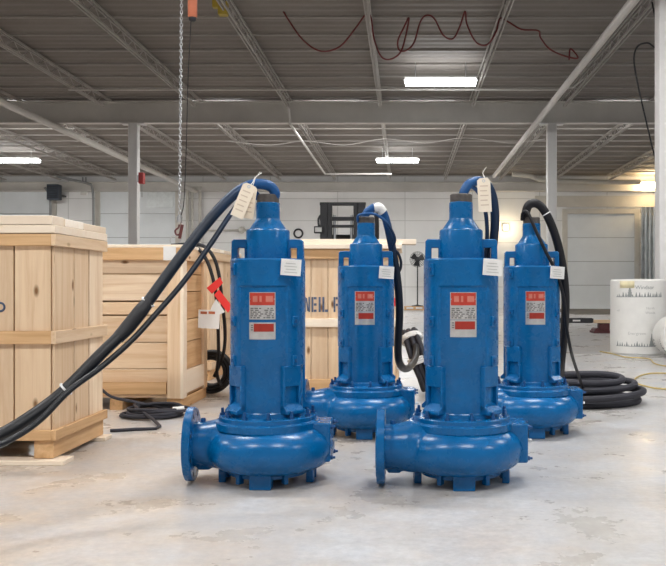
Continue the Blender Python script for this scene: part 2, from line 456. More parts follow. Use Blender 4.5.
cordp = [(275, -3), (290, 22), (305, 42), (322, 52), (340, 46), (355, 28), (366, 15), (371, 18), (374, 38), (381, 56), (390, 60), (400, 53), (405, 38), (409, 18), (404, 28), (398, 40), (399, 49), (406, 51), (414, 43), (420, 22), (426, 15), (434, 19), (443, 35), (453, 38), (460, 26), (465, 12), (467, 24), (476, 41), (487, 45), (496, 32), (500, 18), (508, 21), (521, 30), (538, 31), (541, 37), (550, 49), (565, 57), (578, 58), (571, 48), (569, 60)]
pipe('dark red cord looped in festoons from the ceiling joists', [at(a, b, 15.7) + Vector((0, .05 * math.sin(i * 1.7), 0)) for i, (a, b) in enumerate(cordp)], .015, 'cord', 'festoon_cord', 5, 'cord')
pipe('black cable looping down beside the right column', [at(a, b, 14.2) for a, b in ((652, 2), (657, 30), (656, 47), (648, 43), (638, 46), (634, 58), (637, 80), (644, 112), (651, 142), (656, 168), (657, 230), (657, 290))], .014, 'rubber', 'hanging_cable', 5, 'cable')

# ------------------------------------------------------------------ lamps
def lamp(x, y, L, label, on=1.0, grp=None, z=5.58, tilt=0):
    o = thing('fluorescent_light', label, 'ceiling light', (x, y, z), grp)
    MB().prism([(-L / 2, .12), (-L / 2, .05), (L / 2, .05), (L / 2, .12)], -.07, .07).obj('housing', M['galv'], o)
    mb = MB()
    for dy in (-.09, .09): mb.tube([(-L / 2 + .02, dy, .0), (L / 2 - .02, dy, .0)], .05, 10, 0, 0)
    mb.box(-L / 2, L / 2, -.12, .12, .02, .05)
    mb.obj('tubes', M['tubes'], o)
    for s in (-1, 1): MB().tube([(s * L * .35, 0, .12), (s * L * .35, 0, ZC + .008 - z)], .008, 6, 0, 0).obj('hanger', M['steel'], o)
    ld = bpy.data.lights.new('tube_glow', 'AREA'); ld.shape = 'RECTANGLE'; ld.size = L; ld.size_y = .25; ld.energy = 165 * on; ld.color = (1.0, .985, .96)
    lo = bpy.data.objects.new('tube_glow', ld); COL.objects.link(lo); lo.parent = o; lo.location = (0, 0, -.07); lo.rotation_euler.x = tilt
lamp(gx(440.5, 19.2), 19.2, 1.62, 'lit fluorescent fixture above the third blue pump, in front of the girder', .4)
lamp(gx(397.5, 31), 31, 1.55, 'lit fluorescent fixture far back beyond the girder, centre', 1.6)
lamp(gx(12, 31), 31, 2.0, 'lit fluorescent fixture at the far left edge', 1.6)
gl = 'added unseen lamps over the near floor'  # lamps added out of view so the foreground gets enough light
for y, e in ((10.5, .38), (5.5, .72), (.5, .82)):
    for x in (-9, -3.2, 1.2, 6.5):
        lamp(x, y, 1.62, 'added fluorescent fixture over the near floor, unseen above the frame', e, gl)
for x in (-17, -13.2, -11.3, -5.2, -1.9, .6, 6.2, 10): lamp(x, 23.75, 1.62, 'added fluorescent fixture, unseen behind the girder, lighting the back wall', .72, 'added fill lamps hidden behind the girder', 5.88, math.radians(48))  # added out-of-sight lamps, aimed back to brighten the rear wall

def point(loc, e, col, r, parent=None):
    ld = bpy.data.lights.new('bulb_glow', 'POINT'); ld.energy = e; ld.color = col; ld.shadow_soft_size = r
    lo = bpy.data.objects.new('bulb_glow', ld); COL.objects.link(lo); lo.location = loc
    if parent: lo.parent = parent
o = thing('flood_lamp', 'row of lit warm bulbs high on the wall by the right column', 'lamp', at(651, 186, 38.2))
MB().box(-.48, .48, .05, .29, -.1, .1).obj('housing', M['frame'], o, .02)
for i, x in enumerate((-.3, 0, .3)): MB().ball((x, -.12, 0), .17, 10).obj('bulb', M['bulb'], o)
point((0, -.5, -.05), 60, (1, .75, .42), .2, o)
o = thing('wall_lamp', 'small warm lit wall lamp seen between the right pumps', 'lamp', at(506, 228, 38.3))
MB().box(-.14, .14, .05, .19, -.12, .2).obj('bracket', M['frame'], o, .02)
MB().ball((0, -.03, 0), .1, 10).obj('bulb', M['bulbdim'], o)
point((0, -.35, 0), 28, (1, .8, .5), .15, o)

# ------------------------------------------------------------------ pump
def ang(a): return math.cos(a), math.sin(a)
def build_pump():
    p = thing('submersible_pump', '', 'pump'); p['group'] = 'blue submersible pumps'
    # motor housing: jacket with a shallow flat recess in front
    zs = [(.345, 0), (.352, 1), (.44, 1), (.565, 1), (.575, 2), (.953, 2), (.962, 3), (1.085, 3), (1.093, 4)]
    N = 144; mb = MB(); vs = []; fs = []
    rows = []
    def rad(kind, a):
        d = abs((a + PI / 2 + PI) % (2 * PI) - PI)                       # angle away from the front
        base = {0: .176, 1: .172, 2: .184, 3: .184, 4: .179}[kind]
        if kind == 2:
            t = min(1, max(0, (math.degrees(d) - 38) / 2.5)); base = .1755 + (.184 - .1755) * t
        return base
    for z, k in zs:
        rows.append([(rad(k, 2 * PI * i / N) * math.cos(2 * PI * i / N), rad(k, 2 * PI * i / N) * math.sin(2 * PI * i / N), z) for i in range(N)])
    for r in rows: vs += r
    for j in range(len(rows) - 1):
        for i in range(N): fs.append([j * N + i, j * N + (i + 1) % N, (j + 1) * N + (i + 1) % N, (j + 1) * N + i])
    fs += [list(range(N))[::-1], [(len(rows) - 1) * N + i for i in range(N)]]
    mb.add(vs, fs); mb.obj('motor_housing', M['blue'], p, sharp=28)
    # raised lid ring and stepped junction housing above it
    mb = MB().lathe([(.107, 1.088), (.107, 1.228), (.103, 1.237), (.092, 1.24), (.060, 1.288), (.0585, 1.295), (.0585, 1.372), (.050, 1.373)], 56)
    mb.obj('junction_housing', M['blue'], p, .003)
    mb = MB().lathe([(.0545, 1.37), (.0545, 1.408), (.050, 1.413), (.02, 1.414)], 40); mb.obj('cable_gland', M['gland'], p)
    # lifting lugs: arm out of the drum and an upright, with an open window between
    for s in (-1, 1):
        mb = MB()
        poly = [(.100, 1.088), (.100, 1.190), (.166, 1.190), (.176, 1.180), (.178, 1.088), (.146, 1.088), (.146, 1.148), (.112, 1.148), (.112, 1.088)]
        mb.prism([(s * x, z) for x, z in (poly if s > 0 else poly[::-1])], -.028, .028)
        mb.obj('lifting_lug', M['blue'], p, .004)
    # clamps and bolts along the jacket edges
    for s in (-1, 1):
        for zc, hh in ((1.04, .06), (.79, .05), (.60, .05)):
            a = math.radians(-90 + s * 52); c, s_ = ang(a)
            mb = MB().obox((c * .183, s_ * .183, zc), .022, .03, hh, (0, 0, a)); o = mb.obj('clamp', M['blue'], p, .004)
            MB().lathe([(.007, 0), (.007, .016)], 8, (c * .195, s_ * .195, zc - .008)).obj('bolt', M['blue_dark'], o)
    # buttresses: bosses, side webs and sloped pads round the adapter
    for a in (-138, -42, 42, 138):
        a = math.radians(a); rz = (0, 0, a); c, s_ = ang(a); m = Matrix.Rotation(a, 4, 'Z')
        mb = MB(); mb.box(.15, .187, -.055, .055, .475, .575, 0, m)
        for w in (-.055, .041): mb.box(.15, .187, w, w + .014, .36, .48, 0, m)
        vs = [m @ Vector(q) for q in ((.15, -.055, .345), (.212, -.055, .345), (.212, -.055, .362), (.172, -.055, .395), (.15, -.055, .395), (.15, .055, .345), (.212, .055, .345), (.212, .055, .362), (.172, .055, .395), (.15, .055, .395))]
        mb.add(vs, [[0, 1, 2, 3, 4], [9, 8, 7, 6, 5]] + [[i, i + 5, (i + 1) % 5 + 5, (i + 1) % 5] for i in range(5)])
        mb.obj('buttress', M['blue'], p, .004)
    # bolting flange
    fl = MB().lathe([(.10, .262), (.254, .262), (.257, .265), (.257, .296), (.254, .2995), (.242, .3005), (.239, .304), (.239, .322), (.235, .3265), (.19, .328), (.186, .346), (.10, .347)], 72).obj('casing_flange', M['blue'], p)
    for i in range(12):
        a = 2 * PI * (i + .32) / 12; c, s_ = ang(a); q = (c * .221, s_ * .221, .324)
        b = MB().lathe([(.013, 0), (.013, .014)], 6, q).lathe([(.0075, .012), (.0075, .036), (.006, .038)], 10, q)
        b.obj('stud', M['blue_dark'], fl)
    # bolted pad on the right of the casing
    cp = MB().box(.22, .318, -.10, .10, .105, .295).obj('cover_plate', M['blue'], p, .008)
    for y in (-.08, .08):
        for z in (.125, .275):
            MB().lathe([(.011, .316), (.011, .328), (.006, .329), (.006, .341)], 8, (0, y, z), 'x').obj('bolt', M['blue_dark'], cp)
    MB().lathe([(.009, .31), (.009, .345)], 8, (0, -.02, .20), 'x').obj('drain_plug', M['steel'], cp)
    # feet
    for i in (0, 2):
        a = -PI / 2 + i * PI / 2; m_ = Matrix.Rotation(a, 4, 'Z')
        MB().box(.165, .235, -.052, .052, 0, .085, 0, m_).obj('foot', M['blue'], p, .005)
    for a in (-14, 194, 14, 166):
        m_ = Matrix.Rotation(math.radians(a), 4, 'Z')
        MB().box(.205, .24, -.017, .017, 0, .10, 0, m_).obj('foot', M['blue'], p, .005)
    for a in (-57, -123, 57, 123):
        m_ = Matrix.Rotation(math.radians(a), 4, 'Z')
        MB().box(.18, .215, -.011, .011, 0.015, .08, 0, m_).obj('rib', M['blue'], p, .003)
    # nameplates wrapped on the jacket
    def patch(x0, x1, z0, z1, r, mi, mb, t=.003):
        n = 14; vs = []
        for k in range(n + 1):
            a = -PI / 2 + (x0 + (x1 - x0) * k / n) / r
            for rr in (r, r + t):
                for z in (z0, z1): vs.append((rr * math.cos(a), rr * math.sin(a), z))
        fs = []
        for k in range(n):
            o = k * 4; e = o + 4
            fs += [[o + 2, o + 3, e + 3, e + 2], [o, e, e + 1, o + 1], [o + 1, e + 1, e + 3, o + 3], [o, o + 2, e + 2, e]]
        fs += [[0, 1, 3, 2], [n * 4, n * 4 + 2, n * 4 + 3, n * 4 + 1]]
        mb.add(vs, fs, mi)
    def wrap(r, z0): return lambda x, y, z: ((r + z) * math.cos(-PI / 2 + x / r), (r + z) * math.sin(-PI / 2 + x / r), z0 + y)
    rp = MB(); patch(-.063, .063, .800, .930, .1752, 0, rp)
    o = rp.obj('rating_plate', M['silver'], p)
    rr = MB(); patch(-.060, .060, .868, .927, .1783, 0, rr, .0008); rr.obj('red_panel', M['red'], o)
    mb = MB()
    for k, wd in enumerate((.024, .011, .034)):
        x = (-.045, -.012, .018)[k]; patch(x, x + wd, .884, .912, .1792, 0, mb, .0004)
    mb.obj('lettering', M['faint'], o)
    mb = MB(); rnd = random.Random(3)
    for j in range(6):
        x = -.057
        while x < .052:
            wd = rnd.uniform(.006, .02)
            if not -.008 < x < .006: patch(x, min(.057, x + wd), .806 + j * .0088, .8115 + j * .0088, .1783, 0, mb, .0005)
            x += wd + rnd.uniform(.003, .008)
    mb.obj('data_lines', M['ink'], o)
    for sx in (-.058, .058):
        for z in (.897, .815):
            a = -PI / 2 + sx / .178; MB().obox((.1795 * math.cos(a), .1795 * math.sin(a), z), .005, .005, .005, (0, 0, a)).obj('rivet', M['steel'], o)
    wpn = MB(); patch(-.063, .063, .705, .786, .1752, 0, wpn); o = wpn.obj('warning_plate', M['silver'], p)
    rr = MB(); patch(-.040, .056, .742, .780, .1783, 0, rr, .0008); rr.obj('red_panel', M['darkred'], o)
    mb = MB()
    for j in range(3): patch(-.055, -.044, .748 + j * .011, .753 + j * .011, .1783, 0, mb, .0005)
    mb.obj('data_lines', M['ink'], o)
    # white card tied at the right shoulder
    a = math.radians(-62); 
    tg = MB().obox((.138, -.178, 1.048), .096, .003, .078, (0, math.radians(4), math.radians(14))).obj('paper_tag', M['paper'], p)
    ln = MB()
    for j in range(4): ln.obox((.137, -.1805, 1.024 + j * .014), .06 - .012 * (j % 2), .001, .0035, (0, math.radians(4), math.radians(14)))
    ln.obj('printed_lines', M['printpale'], tg)
    return p

def cast_casing(p, YO):
    # volute with its outlet neck, cast in one piece
    vb = MB(); N = 72; rows = []
    for i in range(N):
        a = 2 * PI * i / N                                                 # 0 = +X, front = 270 deg
        g = ((a - math.radians(330)) % (2 * PI)) / (2 * PI)                # spiral grows towards the outlet
        g = 1 - g if False else g
        ro = .309 + .012 * math.sin(PI * min(1, max(0, ((math.degrees(a) - 120) % 360) / 200))) 
        row = [(.02, .274)]
        for k in range(15):
            t = PI / 2 - PI * k / 14
            row.append((ro - .125 + .125 * math.cos(t), .168 + .110 * math.sin(t)))
        row.append((.02, .058)); rows.append([(r * math.cos(a), r * math.sin(a), z) for r, z in row])
    m = len(rows[0]); vs = [q for r in rows for q in r]
    fs = [[i * m + k, i * m + k + 1, ((i + 1) % N) * m + k + 1, ((i + 1) % N) * m + k] for i in range(N) for k in range(m - 1)]
    fs += [[i * m for i in range(N)], [i * m + m - 1 for i in range(N)][::-1]]
    vb.add(vs, fs)
    vb.lathe([(.10, .02), (.114, -.14), (.124, -.20), (.124, -.255), (.114, -.30), (.107, -.335), (.109, -.385)], 40, (0, YO, .186), 'x')
    vb.box(-.36, -.30, YO - .03, YO + .03, .06, .15)
    vo = vb.obj('volute', M['blue'], p)
    r = vo.modifiers.new('fuse', 'REMESH'); r.mode = 'VOXEL'; r.voxel_size = .0075; r.use_smooth_shade = True
    sm = vo.modifiers.new('fillet', 'SMOOTH'); sm.iterations = 16; sm.factor = .5
    MB().lathe([(.18, .035), (.195, .04), (.195, .075), (.18, .085)], 64).obj('suction_ring', M['blue'], p)
    df = MB().lathe([(.10, -.372), (.176, -.372), (.1795, -.375), (.1795, -.408), (.176, -.411), (.15, -.411), (.148, -.415), (.112, -.415), (.108, -.40), (.10, -.39)], 64, (0, YO, .186), 'x').obj('discharge_flange', M['blue'], p)
    for i in range(8):
        a = 2 * PI * (i + .5) / 8; c, s_ = ang(a)
        MB().lathe([(.011, -.413), (.011, -.3705)], 12, (0, YO + c * .15, .186 + s_ * .15), 'x').obj('bolt_hole', M['dark'], df)
    plug = MB().lathe([(.012, .27), (.012, .296), (.009, .30)], 8, (-.335, YO, .012)).obj('plug', M['blue_dark'], p)
    return vo, df, plug

PUMPS = {'fl': (gx(268, 4.22), 4.22), 'fr': (gx(461, 4.2), 4.2), 'rl': (gx(366, 5.55), 5.55), 'rr': (gx(531.5, 5.58), 5.58)}
LAB = {'fl': 'front left blue submersible pump, its thick cable sweeping down over the near crate',
       'fr': 'front right blue submersible pump with one manila tag on its curled cable',
       'rl': 'rear blue submersible pump between the two front ones, before the stencilled crate',
       'rr': 'rear blue submersible pump at the right, its cable coiled on the floor'}
base = build_pump(); P = {}
for i, k in enumerate(('fl', 'fr', 'rl', 'rr')):
    o = base if i == 0 else dup(base)
    o.location = (*PUMPS[k], 0); o['label'] = LAB[k]; P[k] = o
for k in P:
    parts = cast_casing(P[k], -.02 if k == 'fl' else -.095)
    if k == 'fl':
        for c in parts: c.rotation_euler.z = math.radians(4); c.location.x = .022
# the lower plate of three pumps sits closer to the upper one
for k in ('fr', 'rl', 'rr'):
    for c in P[k].children:
        if c.name.startswith('warning_plate'): c.location.z += .012

def rel(k, pts):                      # pixel path -> coordinates of that pump
    x, y = PUMPS[k]; return [at(*q) - Vector((x, y, 0)) for q in pts]
def power(k, pts, r, name='power_cable', extra=()):
    return MB().tube(rel(k, pts) + [Vector(e) for e in extra], r, 12).obj(name, M['rubber' if k == 'rr' else 'cable'], P[k])
def tie(parent, k, q, R, d, mat='tie'):
    x, y = PUMPS[k]; c = at(*q) - Vector((x, y, 0)); d = Vector(d).normalized(); a = c - d * .0035; b = c + d * .0035
    MB().tube([a, b], R, 12, 0, 0).obj('cable_tie', M[mat], parent)

D1 = PUMPS['fl'][1]
main = [(272, 200, 4.22), (275, 194, 4.21), (271, 187, 4.2), (261, 184, 4.18), (248, 186, 4.15), (231, 197, 4.1), (207, 223, 4.03), (180, 258, 3.93), (150, 299, 3.82), (128, 327, 3.73), (100, 355, 3.62), (62, 393, 3.5), (30, 417, 3.38), (0, 435, 3.28), (-50, 458, 3.1), (-110, 500, 3.1), (-160, 522, 3.1), (-240, 535, 3.1)]
c1 = power('fl', main, .0255)
sp = rel('fl', [(148, 302, 3.81), (140, 312, 3.77), (128, 327, 3.73), (118, 338, 3.69)])
MB().tube(sp, [.0275, .032, .032, .0275], 14).obj('splice_sleeve', M['rubber'], c1)
tie(c1, 'fl', (148, 302, 3.81), .0335, (-1, 0, -1.2)); tie(c1, 'fl', (66, 389, 3.51), .032, (-1, -.2, -1))
ctl = [(258, 199, 4.22), (257, 194, 4.2), (252, 193.5, 4.18), (243, 199, 4.14), (230, 215, 4.08), (212, 242, 4.0), (185, 280, 3.89), (155, 315, 3.78), (130, 342, 3.68), (100, 368, 3.58), (70, 390, 3.46), (40, 420, 3.36), (10, 440, 3.26), (-40, 462, 3.06), (-100, 505, 3.06), (-150, 535, 3.02), (-240, 541, 3.05)]
power('fl', ctl, .0125, 'control_cable')

c3 = power('fr', [(463, 200, 4.2), (464, 192, 4.2), (469, 184, 4.22), (478, 181, 4.26), (487, 185, 4.31), (493, 198, 4.35), (495, 220, 4.38), (493, 245, 4.40), (489, 272, 4.42), (487, 320, 4.44), (489, 380, 4.50), (490, 432, 4.56), (500, 462, 4.62), (520, 463.5, 4.7), (500, 455, 4.8), (440, 450, 4.85)], .0235)
power('fr', [(459, 200, 4.2), (461, 193, 4.2), (466, 186, 4.22), (473, 187, 4.27), (481, 197, 4.33), (486, 215, 4.37), (487, 240, 4.385), (484, 272, 4.43), (482, 330, 4.45), (484, 400, 4.50), (483, 440, 4.58), (480, 462, 4.66), (440, 455, 4.8)], .0105, 'control_cable')
c2 = power('rl', [(365, 220, 5.55), (366, 214, 5.55), (371, 209, 5.55), (378, 207, 5.56), (384, 214, 5.58), (389, 232, 5.6), (394, 258, 5.63), (398, 285, 5.67), (399.5, 315, 5.72), (398, 345, 5.78), (399, 361, 5.82), (404, 368.5, 6.0), (411, 366, 6.5), (416, 356, 7.0), (416, 346, 7.33)], .0265)
x2, y2 = PUMPS['rl']
sl = rel('rl', [(374, 208, 5.555), (379, 207.5, 5.56), (383, 212, 5.575)]); MB().tube(sl, .031, 12).obj('white_tape', M['paper'], c2)
power('rl', [(358, 222, 5.53), (358, 216, 5.5), (364, 214, 5.47), (374, 214, 5.46), (384, 220, 5.48), (392, 231, 5.53), (395, 240, 5.56), (393, 248, 5.6), (398, 253, 5.62), (401, 262, 5.64), (400, 270, 5.66), (396, 276, 5.69)], .009, 'control_cable')
# its spare length: a thick coil taped together, leaning on the crate behind
cb = MB(); rnd = random.Random(5)
cc = Vector((.125, 7.62, .315)) - Vector((x2, y2, 0)); up = Vector((-.33, 0, .944)); fw = Vector((0, -1, 0)); nn = Vector((.944, 0, .33))
for i in range(9):
    Rr = (.265, .25, .232)[i % 3]; off = (i // 3 - 1) * .048; ph = rnd.uniform(0, 6)
    cb.tube([cc + (up * math.sin(2 * PI * k / 16) + fw * math.cos(2 * PI * k / 16) * 1.05) * (Rr + .008 * math.sin(4 * PI * k / 16 + ph)) + nn * (off + .006 * math.sin(2 * PI * k / 16 * 3 + ph)) for k in range(16)], .0235, 10, 0, 3, True)
cb.obj('cable_coil', M['greyrub'], c2)
tp = MB()
for a in (.95, .05):
    ctr = cc + (up * math.sin(a) + fw * math.cos(a)) * .248; ra = up * math.sin(a) + fw * math.cos(a)
    for j in (-1, 0, 1):
        tg_ = up * math.cos(a) - fw * math.sin(a)
        tp.tube([ctr + tg_ * j * .02 + ra * .052 * math.cos(2 * PI * k / 16) + nn * .088 * math.sin(2 * PI * k / 16) for k in range(16)], .013, 6, 0, 0, True)
tp.obj('white_tape', M['paper'], c2)

c4 = power('rr', [(526, 220, 5.58), (526, 212, 5.57), (529, 205, 5.56), (536, 203.5, 5.56), (543, 209, 5.57), (551, 224, 5.59), (558, 245, 5.62), (563, 270, 5.68), (565.5, 300, 5.76), (564, 335, 5.86), (561, 365, 6.0), (560, 385, 6.3)], .0285)
tie(c4, 'rr', (546, 214, 5.577), .033, (.6, 0, -1))
power('rr', [(522, 220, 5.56), (523, 213, 5.53), (528, 213, 5.5), (536, 231, 5.48), (547, 254, 5.47), (557, 274, 5.48), (564, 300, 5.52), (567, 330, 5.6), (572, 355, 5.8), (578, 374, 6.2), (583, 388, 6.75)], .011, 'control_cable')
x4, y4 = PUMPS['rr']; cb = MB(); rnd = random.Random(11)
for i in range(9):
    lay = (0, 0, 0, 1, 1, 1, 2, 2, 3)[i]; pts = []
    cx = 1.36 + rnd.uniform(-.06, .06); cy = 7.05 + rnd.uniform(-.06, .1)
    rx = (.58, .50, .42, .56, .48, .40, .53, .44, .47)[i]; ry = (.42, .35, .28, .40, .33, .26, .36, .28, .30)[i]; ph = rnd.uniform(0, 6)
    for k in range(18):
        a = 2 * PI * k / 18
        pts.append((cx + rx * math.cos(a) - x4, cy + ry * math.sin(a) - y4, .03 + lay * .053 + .014 * (1 + math.sin(a * 2 + ph)) * (lay > 0)))
    cb.tube(pts, .0275, 10, 0, 3, True)
cb.obj('cable_coil', M['greyrub'], c4)

# manila tags tied to the cables
def hang_tag(c, w, h, rot, label, tie_to, lines=True):
    o = thing('hang_tag', label, 'tag', c, 'manila tags tied to pump cables')
    o.rotation_euler = rot
    MB().prism([(-w / 2, -h), (w / 2, -h), (w / 2, -.012), (w * .28, 0), (-w * .28, 0), (-w / 2, -.012)], -.001, .001).obj('card', M['manila'], o)
    mb = MB()
    for j in range(5): mb.box(-w * .32, w * (.3 - .08 * (j % 2)), -.0022, -.001, -h * .25 - j * h * .14, -h * .25 - j * h * .14 + h * .03)
    mb.obj('printed_lines', paint('pale brown print', (.62, .50, .38), .7), o)
    MB().torus((0, -.001, -.014), .006, .0018, 'y', 14, 5).obj('eyelet', M['steel'], o)
    m = Matrix.Translation(c) @ o.rotation_euler.to_matrix().to_4x4()
    t = m.inverted() @ Vector(tie_to)
    MB().tube([(0, -.003, -.014), t * .5 + Vector((.004, -.01, .0)), t + Vector((0, 0, .02)), t + Vector((.02, 0, .05))], .002, 5).obj('string', M['string'], o)
hang_tag(at(250, 184, 4.06), .062, .17, (0, math.radians(22), math.radians(4)), 'cream manila tag at front on the first pump cable, leaning left', at(254, 181, 4.1))
hang_tag(at(252, 186, 4.10), .055, .158, (0, math.radians(8), math.radians(-12)), 'cream manila tag tucked behind another on the first pump cable', at(255, 182, 4.12))
hang_tag(at(483.5, 178, 4.2), .066, .168, (0, math.radians(-3), math.radians(6)), 'cream manila tag hanging from the curled cable of the front right pump', at(483, 177, 4.25))

# ------------------------------------------------------------------ crates
def planks(mb, axis_h, a0, a1, widths_edges, b0, b1, fixed, t, gap=.006, horizontal=True):
    pass
def crate1():
    x1 = -1.906; x0 = -2.98; y0 = 4.60; y1 = 5.36
    o = thing('wooden_crate', 'tall pale wooden crate at the left edge, nearest the camera', 'crate', ((x0 + x1) / 2, y0 + .38, 0), 'wooden shipping crates')
    ox, oy = o.location.x, o.location.y
    def B(name, boxes, mat, bev=.003):
        mb = MB()
        for b in boxes: mb.box(b[0] - ox, b[1] - ox, b[2] - oy, b[3] - oy, b[4], b[5])
        return mb.obj(name, M[mat], o, bev)
    zb = .127; zt = 1.245; xe = [-2.95, -2.72, -2.47, -2.215, gx(14, y0), gx(51.5, y0)]
    B('front_panel', [(xe[i] + .004, xe[i + 1] - .004, y0, y0 + .022, zb, zt) for i in range(5)] + [(gx(52, y0), x1, y0 + .001, y0 + .02, zb, zt)], 'pale2')
    ys = [y0 + .022, y0 + .30, y0 + .53, y1]
    B('side_panel', [(x1 - .022, x1, ys[0], ys[1] - .008, zb, zt), (x1 - .022, x1, ys[1] + .008, ys[2] - .010, zb, zt), (x1 - .022, x1, ys[2] + .008, ys[3], zb, zt)], 'pale2')
    B('side_panel', [(x0, x0 + .022, y0 + .022, y1, zb, zt)], 'pale2'); B('back_panel', [(x0 + .022, x1 - .022, y1 - .022, y1, zb, zt)], 'pale2')
    t = .024
    for z0, z1 in ((1.178, 1.243), (.648, .718), (.127, .183)):
        B('batten', [(x0 - .02, x1, y0 - t, y0, z0, z1)], 'tan0')
        B('batten', [(x1, x1 + t, y0 - t, y1 + .02, z0, z1)], 'pale1' if z0 > .5 else 'tan1')
    B('batten', [(x1 + t, x1 + t + .02, y0 - t, y0 + .5, .66, .735)], 'cream1') if False else None
    B('lid', [(x0 - .03, x1 + .022, y0 - .03, y1 + .02, 1.246, 1.29), (x0 - .03, x1 + .012, y0 - .034, y0 + .12, 1.292, 1.340), (x0 - .03, x1 + .016, y0 + .13, y0 + .4, 1.292, 1.335), (x0 - .03, x1 + .014, y0 + .41, y1 + .02, 1.292, 1.332)], 'cream0')
    # pallet
    for xa, xb in ((x1 - .10, x1 + .004), (-2.46, -2.37), (x0, x0 + .1)): B('skid', [(xa, xb, y0 - .005, y1, .028, .125)], 'tan1')
    B('base_board', [(x0 - .02, x1 + .08, y0 - .06, y0 + .09, .0, .026)], 'cream0')
    B('base_board', [(x0 - .02, x1 + .05, y1 - .1, y1 + .02, .0, .026)], 'cream0')
    mk = MB().torus((gx(0.5, y0) - ox, y0 - .0015 - oy, gz(307, y0)), .022, .006, 'y', 24, 6)
    mk.obj('stamp_mark', M['stencil'], o)
crate1()
def crate2():
    x1 = -1.745; x0 = -2.8; y0 = 6.62; y1 = 7.40
    o = thing('wooden_crate', 'wooden crate of horizontal boards behind the first pump and its cable', 'crate', ((x0 + x1) / 2, y0 + .39, 0), 'wooden shipping crates')
    ox, oy = o.location.x, o.location.y
    def B(name, boxes, mat, bev=.003):
        mb = MB()
        for b in boxes: mb.box(b[0] - ox, b[1] - ox, b[2] - oy, b[3] - oy, b[4], b[5])
        return mb.obj(name, M[mat], o, bev)
    z = lambda py: gz(py, y0); zb = .09
    e = [z(398), z(382.5), z(369), z(342.5), z(315), z(301), z(274), z(258)]
    B('front_panel', [(x0, x1 - .02, y0, y0 + .022, e[i] + .003, e[i + 1] - .003 - (.006 if i in (3, 4) else 0)) for i in range(7)], 'pale0')
    f = [zb, .30, .52, .70, .92, 1.06, 1.17]
    B('side_panel', [(x1 - .022, x1, y0 + .022, y1, f[i] + .003, f[i + 1] - .003) for i in range(6)], 'tan1')
    B('side_panel', [(x0, x0 + .022, y0 + .022, y1, zb, 1.17)], 'tan1'); B('back_panel', [(x0 + .022, x1 - .022, y1 - .02, y1, zb, 1.17)], 'tan0')
    B('corner_post', [(gx(168, y0), x1 + .002, y0 - .024, y0, zb, 1.165)], 'pale2')
    B('corner_post', [(x1, x1 + .024, y0 - .024, y0 + .09, zb, 1.165)], 'cream2')
    B('corner_post', [(x1, x1 + .024, y1 - .12, y1, zb, 1.165)], 'pale2')
    B('batten', [(x0, gx(167, y0), y0 - .024, y0, z(394), z(382.5))], 'tan0')
    B('batten', [(x1, x1 + .024, y0 + .09, y1 - .12, .12, .30)], 'cream1')
    B('batten', [(x0, x1 + .026, y0 - .03, y0 + .0, 1.167, 1.262)], 'tan0')
    B('batten', [(x1, x1 + .026, y0, y1, 1.167, 1.262)], 'pale1')
    B('lid', [(x0, x1 + .03, y0 - .03 + i * .165, y0 - .03 + i * .165 + .158, 1.263, 1.287) for i in range(5)], 'cream0')
    for xa, xb in ((x1 - .11, x1 + .01), (-2.3, -2.2), (x0, x0 + .1)): B('skid', [(xa, xb, y0 + .0, y1 + .02, .0, .088)], 'tan1')
    lab = MB().box(gx(164.5, y0) - ox, gx(177, y0) - ox, y0 - .033 - oy, y0 - .0305 - oy, 1.165, z(246.5)); lab.obj('paper_label', M['paper'], o)
crate2()
